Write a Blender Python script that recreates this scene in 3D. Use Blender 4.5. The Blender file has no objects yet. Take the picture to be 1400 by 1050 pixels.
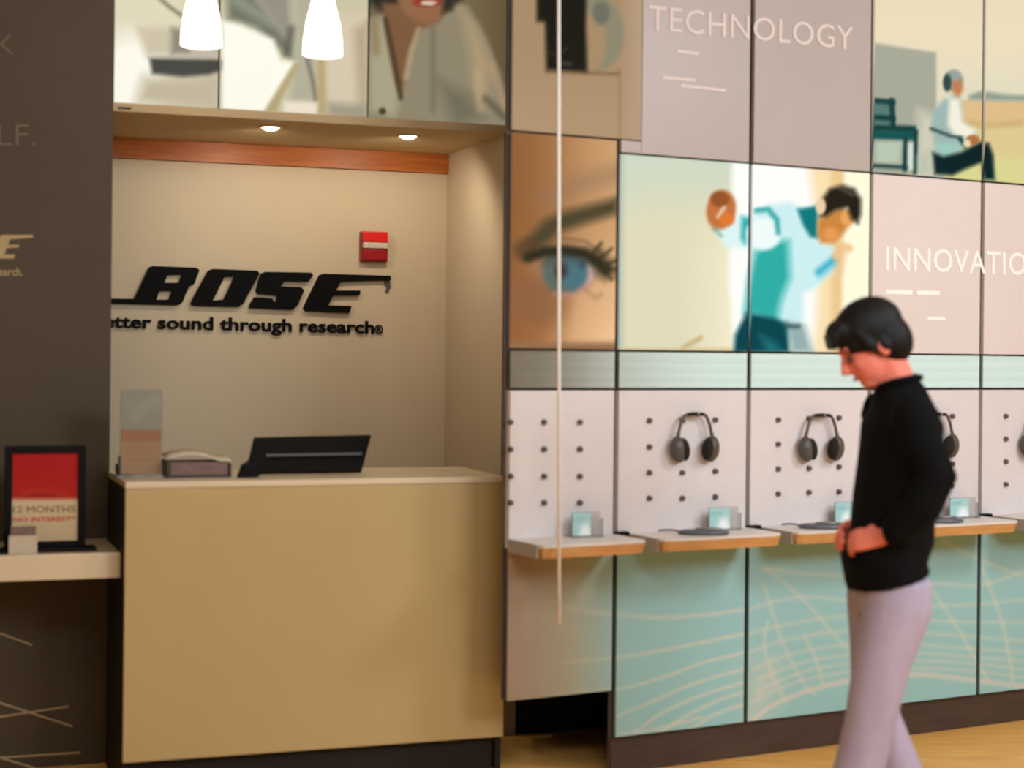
import bpy, bmesh, math, random
import numpy as np
from mathutils import Vector, Matrix
random.seed(4)
C = bpy.context.scene.collection
SC = bpy.context.scene

# ------------------------------------------------------------------ camera
H, F, ROLL, CX, CY = 1.55, 2294.2, 0.0100, 700.0, 485.9
cam_d = bpy.data.cameras.new('camera'); cam = bpy.data.objects.new('camera', cam_d); C.objects.link(cam)
cam_d.sensor_width = 36; cam_d.lens = 36 * F / 1400
cam_d.shift_x = 0; cam_d.shift_y = -(525 - CY) / 1400
up = Vector((-math.sin(ROLL), 0, math.cos(ROLL))); back = Vector((0, -1, 0)); right = up.cross(back)
m = Matrix((right, up, back)).transposed().to_4x4(); m.translation = (0, 0, H)
cam.matrix_world = m
cam_d.clip_start = .05
cam_d.dof.use_dof = True; cam_d.dof.focus_distance = 9.0; cam_d.dof.aperture_fstop = 1.75
SC.camera = cam
# ------------------------------------------------------------------ world, exposure
w = bpy.data.worlds.new('world'); SC.world = w; w.use_nodes = True
w.node_tree.nodes['Background'].inputs[0].default_value = (1.0, .97, .95, 1)
w.node_tree.nodes['Background'].inputs[1].default_value = .22
SC.view_settings.view_transform = 'Standard'; SC.view_settings.look = 'None'
SC.view_settings.exposure = 0; SC.view_settings.gamma = 1; SC.view_settings.use_curve_mapping = False
SC.display_settings.display_device = 'sRGB'

def area(name, loc, target, size, power, col, size_y=None):
    l = bpy.data.lights.new(name, 'AREA'); l.energy = power; l.color = col; l.size = size
    if size_y: l.shape = 'RECTANGLE'; l.size_y = size_y
    o = bpy.data.objects.new(name, l); C.objects.link(o); o.location = loc
    o.rotation_euler = (Vector(target) - Vector(loc)).to_track_quat('-Z', 'Y').to_euler()
    return o
# ceiling light panels of the shop, before the walls, and one added fill
area('store_light_right', (3.3, 1.9, 3.25), (2.1, 6.8, 1.2), 2.2, 200, (.80, .90, 1.0), 1.6)
area('store_light_far_right', (3.4, 4.6, 3.3), (2.4, 7.0, .0), .9, 72, (.88, .91, 1.0), .9)
area('store_light_left', (-.9, 3.2, 3.3), (-.6, 5.6, .4), 1.4, 14, (1.0, .82, .55), .6)
area('fill_light_middle', (.7, 2.0, 3.25), (.8, 6.2, .4), 1.4, 52, (.88, .93, 1.0), .8)  # added fill light, brightens the lower teal panels

# ------------------------------------------------------------------ planes of the place
class Plane:
    """vertical plane; s runs along it, n comes out of it towards the shop, z is up"""
    def __init__(self, d, yaw):
        self.d, self.yaw = d, yaw; self.c, self.sn = math.cos(yaw), math.sin(yaw)
    def p(self, s, n, z):
        return Vector((self.c * s + self.sn * n, self.d + self.sn * s - self.c * n, z))
    def px(self, x, y, n=0.0):
        """s, z where the sight line of a photograph point meets the plane offset by n"""
        X, Y = x - CX, y - CY
        c, s_ = math.cos(ROLL), math.sin(ROLL)
        u = (c * X + s_ * Y) / F; v = -(-s_ * X + c * Y) / F
        # point = (u*t, t, H + v*t)
        ox, oy = self.sn * n, self.d - self.c * n
        t = (oy * self.c - ox * self.sn) / (self.c - u * self.sn)
        s = (u * t - ox) * self.c + (t - oy) * self.sn
        return s, H + v * t
def project(P):
    P = np.asarray(P, float)
    u = F * P[:, 0] / P[:, 1]; v = -F * (P[:, 2] - H) / P[:, 1]
    c, s = math.cos(ROLL), math.sin(ROLL)
    return CX + c * u - s * v, CY + s * u + c * v
def unproj(x, y, depth):
    X, Y = x - CX, y - CY
    c, s_ = math.cos(ROLL), math.sin(ROLL)
    return Vector(((c * X + s_ * Y) / F * depth, depth, H - (-s_ * X + c * Y) / F * depth))
L = Plane(6.858, .341)        # niche front / left wall
R = Plane(5.992, .501)        # display wall
K = Plane(6.258, .341)        # counter front
NB = -.823                    # niche back wall, behind L
JB, JC, JD, JE, JF = .443, 1.047, 1.650, 2.256, 2.862
SA = R.px(693.5, 600)[0]
ZT, ZT_A, ZP, ZF, ZB, ZB_A = 2.303, 2.353, 1.571, 1.430, .141, .316
ZSH = .895
CEIL = 3.4

# ------------------------------------------------------------------ helpers
def lin(c):
    c = np.asarray(c, float) / 255.0
    return np.where(c <= .04045, c / 12.92, ((c + .055) / 1.055) ** 2.4)
def mat(name, rgb, rough=.6, spec=.3, metal=0, noise=0, scale=8, stretch=None, bump=0, emit=0, trans=0, coat=0):
    m = bpy.data.materials.new(name); m.use_nodes = True; nt = m.node_tree; b = nt.nodes['Principled BSDF']
    col = tuple(lin(rgb)) + (1,)
    b.inputs['Base Color'].default_value = col; b.inputs['Roughness'].default_value = rough
    b.inputs['Specular IOR Level'].default_value = spec; b.inputs['Metallic'].default_value = metal
    b.inputs['Coat Weight'].default_value = coat
    if trans: b.inputs['Transmission Weight'].default_value = trans
    if emit: b.inputs['Emission Color'].default_value = col; b.inputs['Emission Strength'].default_value = emit
    if noise or bump:
        tc = nt.nodes.new('ShaderNodeTexCoord'); mp = nt.nodes.new('ShaderNodeMapping'); nz = nt.nodes.new('ShaderNodeTexNoise')
        nz.inputs['Scale'].default_value = scale; nz.inputs['Detail'].default_value = 4
        if stretch: mp.inputs['Scale'].default_value = stretch
        nt.links.new(tc.outputs['Object'], mp.inputs[0]); nt.links.new(mp.outputs[0], nz.inputs['Vector'])
        if noise:
            r = nt.nodes.new('ShaderNodeValToRGB')
            r.color_ramp.elements[0].position = .3; r.color_ramp.elements[1].position = .7
            r.color_ramp.elements[0].color = tuple(x * (1 - noise) for x in col[:3]) + (1,)
            r.color_ramp.elements[1].color = tuple(min(1, x * (1 + noise)) for x in col[:3]) + (1,)
            nt.links.new(nz.outputs['Fac'], r.inputs[0]); nt.links.new(r.outputs[0], b.inputs['Base Color'])
        if bump:
            bp = nt.nodes.new('ShaderNodeBump'); bp.inputs['Strength'].default_value = bump; bp.inputs['Distance'].default_value = .002
            nt.links.new(nz.outputs['Fac'], bp.inputs['Height']); nt.links.new(bp.outputs[0], b.inputs['Normal'])
    return m
def print_mat(name, emit, diffuse, rough=.35, spec=.2):
    m = bpy.data.materials.new(name); m.use_nodes = True; nt = m.node_tree; b = nt.nodes['Principled BSDF']
    a = nt.nodes.new('ShaderNodeAttribute'); a.attribute_name = 'ink'
    mx = nt.nodes.new('ShaderNodeMix'); mx.data_type = 'RGBA'; mx.blend_type = 'MULTIPLY'; mx.inputs[0].default_value = 1
    nt.links.new(a.outputs['Color'], mx.inputs[6]); mx.inputs[7].default_value = (diffuse, diffuse, diffuse, 1)
    nt.links.new(mx.outputs[2], b.inputs['Base Color'])
    if emit:
        nt.links.new(a.outputs['Color'], b.inputs['Emission Color']); b.inputs['Emission Strength'].default_value = emit
    b.inputs['Roughness'].default_value = rough; b.inputs['Specular IOR Level'].default_value = spec
    return m
M = dict(
    floor=mat('wood_floor', (255, 184, 98), .4, .3, noise=.22, scale=3.0, stretch=(1.2, 14, 1)),
    ceiling=mat('ceiling_paint', (200, 190, 175), .9, .1, noise=.03, scale=3),
    dark_wall=mat('dark_brown_laminate', (84, 71, 53), .55, .25, noise=.08, scale=1.5),
    dark=mat('near_black_laminate', (38, 33, 27), .6, .2, noise=.1, scale=4),
    kick=mat('dark_kick', (78, 62, 52), .6, .2, noise=.12, scale=5, stretch=(1, 1, 6)),
    gap=mat('dark_aluminium', (88, 76, 66), .5, .3, noise=.05, scale=6),
    cream=mat('cream_paint', (204, 187, 156), .7, .2, noise=.03, scale=1.2, bump=.05),
    soffit=mat('soffit_paint', (200, 176, 134), .7, .2, noise=.03, scale=2),
    oak=mat('orange_oak', (176, 100, 44), .4, .25, noise=.2, scale=5, stretch=(1, 1, 12)),
    counter=mat('cream_lacquer', (193, 167, 115), .3, .4, noise=.03, scale=1.6),
    counter_top=mat('cream_counter_top', (226, 206, 170), .25, .45, noise=.02, scale=3),
    shelf_top=mat('white_shelf_laminate', (225, 217, 207), .4, .35, noise=.03, scale=6),
    shelf_edge=mat('orange_wood_edge', (205, 150, 92), .45, .3, noise=.12, scale=9, stretch=(1, 1, 8)),
    peg_board=mat('pale_peg_board', (220, 211, 208), .6, .25, noise=.025, scale=9, bump=.03),
    taupe=mat('taupe_glass_panel', (180, 168, 161), .35, .3, noise=.02, scale=2),
    taupe_light=mat('pale_taupe_glass_panel', (222, 209, 202), .35, .3, noise=.02, scale=2),
    peg=mat('grey_rubber', (96, 84, 78), .5, .3, noise=.1, scale=60),
    lettering=mat('raised_white_lettering', (254, 244, 236), .6, .2, noise=.02, scale=20),
    lettering_dim=mat('faded_white_lettering', (222, 206, 198), .6, .2, noise=.02, scale=20),
    black=mat('black_plastic', (11, 10, 9), .5, .15, noise=.15, scale=30),
    black_letter=mat('black_acrylic', (10, 10, 9), .7, .1, noise=.1, scale=30),
    gold_letter=mat('pale_gold_vinyl', (190, 165, 120), .6, .2, noise=.05, scale=30),
    grey_letter=mat('grey_vinyl', (122, 108, 88), .6, .2, noise=.05, scale=30),
    red=mat('red_enamel', (216, 22, 10), .35, .4, noise=.05, scale=20),
    dark_red=mat('deep_red_enamel', (150, 10, 8), .35, .4, noise=.05, scale=20),
    lens=mat('clear_strobe_lens', (205, 190, 170), .2, .5, noise=.15, scale=60),
    lamp_glass=mat('glowing_opal_glass', (255, 250, 236), .3, .3, emit=2.0, noise=.01, scale=5),
    bulb=mat('glowing_lamp', (255, 236, 205), .3, .3, emit=9, noise=.01, scale=5),
    metal_paint=mat('grey_paint', (168, 160, 150), .5, .3, noise=.04, scale=10),
    rod=mat('white_rod', (250, 246, 240), .4, .3, noise=.02, scale=20),
    metal=mat('brushed_metal', (150, 145, 138), .35, .5, metal=.8, noise=.08, scale=40),
    phone_dark=mat('dark_bronze_plastic', (84, 76, 68), .4, .4, noise=.12, scale=40),
    cushion=mat('black_cushion', (50, 44, 40), .85, .1, noise=.15, scale=80),
    puck=mat('charcoal_plastic', (92, 95, 98), .3, .5, noise=.1, scale=20),
    clear=mat('clear_acrylic', (225, 225, 222), .15, .5, trans=.85, noise=.01, scale=8),
    paper=mat('white_paper', (205, 190, 165), .8, .1, noise=.05, scale=30),
    leaflet=mat('mauve_leaflets', (128, 104, 96), .7, .2, noise=.25, scale=30, stretch=(1, 1, 9)),
    skin=mat('skin', (238, 128, 104), .5, .3, noise=.06, scale=12),
    hair=mat('black_hair', (14, 12, 11), .6, .25, noise=.3, scale=60, stretch=(1, 1, .3), bump=.4),
    jacket=mat('black_cloth', (11, 11, 11), .9, .12, noise=.2, scale=40, bump=.2),
    trousers=mat('lavender_grey_cloth', (174, 160, 178), .85, .15, noise=.06, scale=14, stretch=(1, 1, .4), bump=.2),
    shoe=mat('dark_shoe_leather', (40, 34, 32), .5, .3, noise=.15, scale=20),
    sole=mat('pale_shoe_sole', (200, 195, 188), .7, .2, noise=.1, scale=20),
    eye=mat('eye', (70, 40, 34), .2, .5, noise=.05, scale=50),
    lip=mat('lips', (190, 84, 76), .5, .3, noise=.05, scale=50),
)
M['glow_print'] = print_mat('glowing_print', .95, .05, .6, .04)  # pictures lit from behind; eye and loudspeaker prints get an added glow for colour
M['print'] = print_mat('flat_print', 0, 1.0, .4, .3)
M['glass_band'] = print_mat('pale_glass', 0, 1.0, .15, .5)

def tag(o, label=None, cat=None, group=None, kind=None):
    if label: o['label'] = label
    if cat: o['category'] = cat
    if group: o['group'] = group
    if kind: o['kind'] = kind
    return o
BASE = {}
def thing(name, label, cat, loc=(0, 0, 0), rz=0, group=None):
    o = bpy.data.objects.new(name, None); C.objects.link(o); o.empty_display_size = .1
    o.location = loc; o.rotation_euler = (0, 0, rz)
    tag(o, label, cat, group); BASE[o.name] = Matrix.Translation(Vector(loc)) @ Matrix.Rotation(rz, 4, 'Z')
    return o
def link(name, me, m=None, parent=None, label=None):
    """mesh vertices are world coordinates; they are moved into the parent's frame"""
    if m is not None:
        ms = m if isinstance(m, (list, tuple)) else [m]
        me.materials.clear()
        for k in ms: me.materials.append(k)
    o = bpy.data.objects.new(name, me); C.objects.link(o)
    B = BASE.get(parent.name, Matrix()) if parent else Matrix()
    if parent:
        me.transform(B.inverted()); o.parent = parent
        BASE[o.name] = B
    else: BASE[o.name] = Matrix()
    if label: o['label'] = label
    return o
def from_bm(bm, smooth=False):
    bmesh.ops.recalc_face_normals(bm, faces=bm.faces[:])
    me = bpy.data.meshes.new('m'); bm.to_mesh(me); bm.free()
    if smooth: me.shade_smooth()
    return me
def rebase(o):
    """put the origin of a stand-alone mesh at its base centre"""
    me = o.data; n = len(me.vertices); co = np.empty(n * 3); me.vertices.foreach_get('co', co); co = co.reshape(-1, 3)
    b = Vector(((co[:, 0].min() + co[:, 0].max()) / 2, (co[:, 1].min() + co[:, 1].max()) / 2, co[:, 2].min()))
    me.transform(Matrix.Translation(-b)); o.location = b
    return o
def prism(bm, lo, hi, mi=0, bevel=0):
    """lo, hi: two matching loops of points"""
    a = [bm.verts.new(p) for p in lo]; b = [bm.verts.new(p) for p in hi]; n = len(a)
    fs = [bm.faces.new(a), bm.faces.new(b[::-1])] + [bm.faces.new((a[i], a[(i + 1) % n], b[(i + 1) % n], b[i])) for i in range(n)]
    for f in fs: f.material_index = mi
    if bevel:
        es = {e for f in fs for e in f.edges}
        bmesh.ops.bevel(bm, geom=list(es), offset=bevel, segments=2, affect='EDGES', profile=.6)
    return fs
def fbox(bm, P, s0, s1, n0, n1, z0, z1, mi=0, bevel=0):
    lo = [P.p(s0, n0, z0), P.p(s1, n0, z0), P.p(s1, n1, z0), P.p(s0, n1, z0)]
    hi = [P.p(s0, n0, z1), P.p(s1, n0, z1), P.p(s1, n1, z1), P.p(s0, n1, z1)]
    return prism(bm, lo, hi, mi, bevel)
def box_obj(name, P, s0, s1, n0, n1, z0, z1, m, parent=None, bevel=0, label=None):
    bm = bmesh.new(); fbox(bm, P, s0, s1, n0, n1, z0, z1, 0, bevel)
    return link(name, from_bm(bm), m, parent, label)
def struct(o): o['kind'] = 'structure'; return o
def lathe(bm, c, prof, n=20, axis=None, mi=0):
    """prof: (r, h) pairs; turned about axis through c"""
    ax = Vector(axis or (0, 0, 1)).normalized(); q = ax.to_track_quat('Z', 'Y')
    rings = []
    for r, h in prof:
        if r < 1e-6: rings.append([bm.verts.new(Vector(c) + q @ Vector((0, 0, h)))])
        else: rings.append([bm.verts.new(Vector(c) + q @ Vector((r * math.cos(2 * math.pi * k / n), r * math.sin(2 * math.pi * k / n), h))) for k in range(n)])
    for a, b in zip(rings, rings[1:]):
        for k in range(n):
            k2 = (k + 1) % n
            if len(a) == 1 and len(b) == 1: continue
            if len(a) == 1: f = bm.faces.new((a[0], b[k], b[k2]))
            elif len(b) == 1: f = bm.faces.new((a[k], b[0], a[k2]))
            else: f = bm.faces.new((a[k], a[k2], b[k2], b[k]))
            f.material_index = mi
def tube(bm, pts, radii, n=12, side=None, mi=0, cap=True):
    """tapered tube; radii are (ra, rb) pairs, ra along `side`"""
    pts = [Vector(p) for p in pts]; rings = []
    for i, p in enumerate(pts):
        t = (pts[min(i + 1, len(pts) - 1)] - pts[max(i - 1, 0)]).normalized()
        s = Vector(side) if side is not None else (Vector((0, 1, 0)) if abs(t.y) < .9 else Vector((1, 0, 0)))
        a = (s - t * s.dot(t)).normalized(); b = t.cross(a)
        r = radii[i] if isinstance(radii, (list, tuple)) else radii
        ra, rb = r if isinstance(r, (list, tuple)) else (r, r)
        rings.append([bm.verts.new(p + a * ra * math.cos(2 * math.pi * k / n) + b * rb * math.sin(2 * math.pi * k / n)) for k in range(n)])
    for A, B in zip(rings, rings[1:]):
        for k in range(n):
            bm.faces.new((A[k], A[(k + 1) % n], B[(k + 1) % n], B[k])).material_index = mi
    if cap:
        bm.faces.new(rings[0][::-1]).material_index = mi; bm.faces.new(rings[-1]).material_index = mi
def ball(bm, c, r, rot=None, n=16):
    mt = Matrix.Translation(Vector(c)) @ ((rot.to_4x4()) if rot is not None else Matrix()) @ Matrix.Diagonal((r[0], r[1], r[2], 1))
    bmesh.ops.create_uvsphere(bm, u_segments=n, v_segments=n * 2 // 3, radius=1, matrix=mt)
def spline(pts, k=6):
    P = [Vector(p) for p in pts]; out = []
    for i in range(len(P) - 1):
        a, b, c, d = P[max(i - 1, 0)], P[i], P[i + 1], P[min(i + 2, len(P) - 1)]
        for j in range(k):
            t = j / k
            out.append(.5 * ((2 * b) + (c - a) * t + (2 * a - 5 * b + 4 * c - d) * t * t + (3 * b - a - 3 * c + d) * t ** 3))
    out.append(P[-1]); return out

# ------------------------------------------------------------------ print painter (colour of flat prints only)
class Paint:
    def __init__(self, X, Y): self.X, self.Y = X, Y; self.c = np.zeros((len(X), 3))
    def put(self, a, col):
        a = np.clip(a, 0, 1)[:, None]; self.c = self.c * (1 - a) + np.asarray(col, float) * a
    def fill(self, col): self.put(np.ones(len(self.X)), col)
    def gx(self, x0, x1, col, y=False):
        v = self.Y if y else self.X; t = np.clip((v - x0) / (x1 - x0), 0, 1); self.put(t * t * (3 - 2 * t), col)
    def sd(self, pts, closed=True):
        d = np.full(len(self.X), 1e9); ins = np.zeros(len(self.X), bool); n = len(pts)
        for i in range(n if closed else n - 1):
            (ax, ay), (bx, by) = pts[i], pts[(i + 1) % n]
            dx, dy = bx - ax, by - ay; L2 = dx * dx + dy * dy + 1e-9
            t = np.clip(((self.X - ax) * dx + (self.Y - ay) * dy) / L2, 0, 1)
            d = np.minimum(d, np.hypot(self.X - ax - t * dx, self.Y - ay - t * dy))
            if closed:
                cr = (ay > self.Y) != (by > self.Y)
                ins ^= cr & (self.X < dx * (self.Y - ay) / (dy if abs(dy) > 1e-9 else 1e-9) + ax)
        return np.where(ins, -d, d) if closed else d
    def poly(self, pts, col, soft=3, al=1): self.put(al * np.clip(.5 - self.sd(pts) / (soft * 1.7), 0, 1), col)
    def line(self, pts, w, col, soft=2, al=1): self.put(al * np.clip(.5 - (self.sd(pts, False) - w / 2) / (soft * 1.4), 0, 1), col)
    def ell(self, cx, cy, rx, ry, col, soft=.15, rot=0, al=1):
        c, s = math.cos(rot), math.sin(rot); x = (self.X - cx) * c + (self.Y - cy) * s; y = -(self.X - cx) * s + (self.Y - cy) * c
        self.put(al * np.clip(.5 - (np.hypot(x / rx, y / ry) - 1) / soft, 0, 1), col)
def panel(name, P, s0, s1, z0, z1, painter, m, parent=None, step=.009, n=0, thick=.02, label=None, back=None):
    """a real slab whose face carries the print as vertex ink"""
    a, b = max(2, int((s1 - s0) / step)), max(2, int((z1 - z0) / step))
    S, Z = np.meshgrid(np.linspace(s0, s1, a + 1), np.linspace(z0, z1, b + 1))
    S, Z = S.ravel(), Z.ravel()
    V = np.stack([P.c * S + P.sn * n, P.d + P.sn * S - P.c * n, Z], 1)
    X, Y = project(V); pt = Paint(X, Y); painter(pt)
    idx = np.arange((a + 1) * (b + 1)).reshape(b + 1, a + 1)
    faces = np.stack([idx[:-1, :-1], idx[:-1, 1:], idx[1:, 1:], idx[1:, :-1]], -1).reshape(-1, 4).tolist()
    N = len(V); cor = [P.p(*q) for q in ((s0, n - thick, z0), (s1, n - thick, z0), (s1, n - thick, z1), (s0, n - thick, z1))]
    edge = [idx[0, :].tolist(), idx[:, -1].tolist(), idx[-1, ::-1].tolist(), idx[::-1, 0].tolist()]
    for k in range(4):
        faces.append([N + k, N + (k + 1) % 4] + edge[k][::-1])
    faces.append([N + 3, N + 2, N + 1, N])
    me = bpy.data.meshes.new(name); me.from_pydata(V.tolist() + [tuple(c) for c in cor], [], faces); me.update()
    at = me.color_attributes.new('ink', 'FLOAT_COLOR', 'POINT')
    col = np.ones((N + 4, 4)); col[:N, :3] = lin(np.clip(pt.c, 0, 255)); col[N:, :3] = .05
    at.data.foreach_set('color', col.ravel())
    return link(name, me, m, parent, label)
def text_mesh(body, extrude=.0, offset=0, shear=0, spacing=1):
    cu = bpy.data.curves.new('t', 'FONT'); cu.body = body; cu.size = 1; cu.extrude = extrude; cu.offset = offset; cu.shear = shear
    cu.space_character = spacing; cu.resolution_u = 3
    o = bpy.data.objects.new('t', cu); C.objects.link(o)
    bpy.context.view_layer.update()
    me = bpy.data.meshes.new_from_object(o.evaluated_get(bpy.context.evaluated_depsgraph_get()))
    bpy.data.objects.remove(o); bpy.data.curves.remove(cu)
    return me
def place_text(me, P, p0, p1, cap, n, depth):
    """p0, p1: ends of the baseline as photograph points on the plane; cap: cap height in metres"""
    s0, z0 = P.px(*p0, n); s1, z1 = P.px(*p1, n)
    co = np.array([v.co[:] for v in me.vertices]); x0, x1 = co[:, 0].min(), co[:, 0].max()
    fx = (s1 - s0) / (x1 - x0); fy = cap / .73; zr = max(1e-6, co[:, 2].max() - co[:, 2].min())
    for v, c in zip(me.vertices, co):
        t = (c[0] - x0) * fx
        v.co = P.p(s0 + t, n + (c[2] - co[:, 2].min()) / zr * depth, z0 + (z1 - z0) * t / (s1 - s0) + c[1] * fy)
    return me
def split_islands(me):
    """letters as separate meshes, left to right (islands that overlap sideways stay together)"""
    bm = bmesh.new(); bm.from_mesh(me); bm.verts.ensure_lookup_table(); seen = set(); isl = []
    for v in bm.verts:
        if v.index in seen: continue
        st = [v]; grp = []; seen.add(v.index)
        while st:
            q = st.pop(); grp.append(q.index)
            for e in q.link_edges:
                o = e.other_vert(q)
                if o.index not in seen: seen.add(o.index); st.append(o)
        isl.append(grp)
    co = [v.co.copy() for v in bm.verts]; res = []
    for g in isl:
        gs = set(g); mp = {}; vs = []
        for i in g: mp[i] = len(vs); vs.append(co[i])
        fs = [[mp[v.index] for v in f.verts] for f in bm.faces if f.verts[0].index in gs]
        m2 = bpy.data.meshes.new('letter'); m2.from_pydata(vs, [], fs); m2.update(); res.append((min(q.x for q in vs), m2))
    bm.free(); return [q[1] for q in sorted(res, key=lambda t: t[0])]

# ================================================================== THE SETTING
bm = bmesh.new(); prism(bm, [(-6, -1, -.05), (7, -1, -.05), (7, 11, -.05), (-6, 11, -.05)], [(-6, -1, 0), (7, -1, 0), (7, 11, 0), (-6, 11, 0)])
struct(link('floor', from_bm(bm), M['floor']))
bm = bmesh.new(); prism(bm, [(-6, -1, CEIL), (7, -1, CEIL), (7, 11, CEIL), (-6, 11, CEIL)], [(-6, -1, CEIL + .1), (7, -1, CEIL + .1), (7, 11, CEIL + .1), (-6, 11, CEIL + .1)])
struct(link('ceiling', from_bm(bm), M['ceiling']))
S0, S1, ZN = -1.604, -.030, 2.476
struct(box_obj('wall_left', L, -4.2, S0, -1.0, 0, 0, CEIL, M['dark_wall']))
struct(box_obj('wall_back', L, S0, S1 + .06, NB - .1, NB, 0, CEIL, M['cream']))
struct(box_obj('wall_niche', L, S1, S1 + .06, NB, -.001, 0, ZN, M['cream']))
struct(box_obj('wall_header', L, S0, S1 + .06, NB, -.03, ZN + .002, CEIL, M['soffit']))
struct(box_obj('wall_behind', L, S1 + .061, 1.3, -.12, 0, 0, CEIL, M['dark']))
struct(box_obj('ceiling_soffit', L, S0, S1, NB, -.03, ZN - .02, ZN, M['soffit']))
struct(box_obj('trim_1', L, S0, S1, NB, NB + .03, ZN - .105, ZN - .021, M['oak']))
struct(box_obj('trim_2', L, S1 - .006, S1 + .005, -.02, .008, 0, CEIL, M['gap']))
struct(box_obj('trim_3', L, S0, S1, -.03, .004, ZN - .02, ZN + .012, M['soffit']))
tag(rebase(box_obj('vent_label', L, L.px(160, 158, -.02)[0], L.px(178, 158, -.02)[0], .0035, .006, ZN - .012, ZN - .004, M['dark'])),
    'small dark slot in cream trim at the top left corner of the recess', 'vent')

# display wall: dark backing, end cut, kick
ray = L.px(694, 600)[0]
jb_l = L.px(841, 900)[0]
bm = bmesh.new()
TH = .03
plan = [R.p(SA, -TH, 0), R.p(4.2, -TH, 0), R.p(4.2, -.16, 0), R.p(SA + .105, -.16, 0)]
for pl_, z0 in ((plan, 0),):
    a = [R.p(JB - .005, -TH, .0), R.p(4.2, -TH, .0), R.p(4.2, -.16, .0), R.p(JB + .105, -.16, .0)]
    b = [Vector((q.x, q.y, ZB_A)) for q in a]; prism(bm, a, b)
    a = [Vector((q.x, q.y, ZB_A)) for q in plan]; b = [Vector((q.x, q.y, CEIL)) for q in plan]; prism(bm, a, b)
def ret(q0, q1, z0, z1, t=.03):
    d = (q1 - q0); nrm = Vector((d.y, -d.x, 0)).normalized() * t
    a = [q0, q1, q1 + nrm, q0 + nrm]; prism(bm, [Vector((q.x, q.y, z0)) for q in a], [Vector((q.x, q.y, z1)) for q in a])
ret(R.p(SA + .10, -.15, 0), L.p(ray + .05, 0, 0), ZB_A, CEIL)
ret(R.p(JB + .10, -.15, 0), L.p(jb_l + .04, 0, 0), 0, ZB_A)
wall = struct(link('wall_right', from_bm(bm), M['gap']))
link('kick_board', (lambda b: (fbox(b, R, JB + .002, 4.2, -.029, -.02, 0, ZB - .004), from_bm(b))[1])(bmesh.new()), M['kick'], wall)
struct(box_obj('wall_far_right', Plane(10.3, 0), 6.0, 6.1, -1, 9, 0, CEIL, M['cream']))

G = .0105   # half a joint
cols = [(SA, JB), (JB, JC), (JC, JD), (JD, JE), (JE, JF), (JF, JF + .606)]
box_obj('panel', R, JB + G, R.px(878, 90)[0], -.02, 0, ZT + .004, ZT_A - .002, M['taupe'], wall, .001, 'narrow taupe strip above the dancing man')
# ---- glass band above the peg boards
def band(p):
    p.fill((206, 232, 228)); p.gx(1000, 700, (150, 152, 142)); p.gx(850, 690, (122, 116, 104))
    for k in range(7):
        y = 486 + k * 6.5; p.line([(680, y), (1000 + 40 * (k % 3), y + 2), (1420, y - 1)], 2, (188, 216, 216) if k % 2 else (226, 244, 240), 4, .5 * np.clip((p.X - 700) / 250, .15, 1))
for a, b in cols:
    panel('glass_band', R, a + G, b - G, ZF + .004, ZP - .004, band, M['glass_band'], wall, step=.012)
# ---- peg boards with their studs
bm = bmesh.new(); lathe(bm, (0, 0, 0), [(0, .016), (.006, .0155), (.0095, .012), (.0105, 0), (.0085, -.004), (0, -.004)], 12, (0, -1, 0))
peg_me = from_bm(bm, True); peg_me.materials.append(M['peg'])
ppx = [[(x, y) for x in (697, 743, 792) for y in (577, 614, 651, 687)],
       [(887, 575), (932, 575), (977, 574), (887, 611), (887, 646), (932, 646), (977, 644), (887, 681), (932, 681), (977, 679)],
       [(1063, 574), (1105, 572), (1146, 571), (1063, 607), (1063, 641), (1105, 640), (1146, 638), (1063, 675), (1105, 673), (1146, 672)],
       [(1222, 571), (1262, 570), (1301, 569), (1222, 603), (1222, 635), (1262, 635), (1301, 634), (1222, 668), (1262, 666), (1300, 664)],
       [(1374, 569), (1409, 568), (1374, 600), (1374, 631), (1409, 630), (1374, 662), (1409, 660)], []]
for (a, b), pegs in zip(cols, ppx):
    bd = box_obj('peg_board', R, a + G, b - G, -TH, 0, ZSH - .036, ZF - .006, M['peg_board'], wall, .002)
    for x, y in pegs:
        s, z = R.px(x, y)
        o = bpy.data.objects.new('peg', peg_me); C.objects.link(o); o.parent = bd
        o.location = R.p(s, .001, z); o.rotation_euler = (0, 0, R.yaw)
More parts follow.
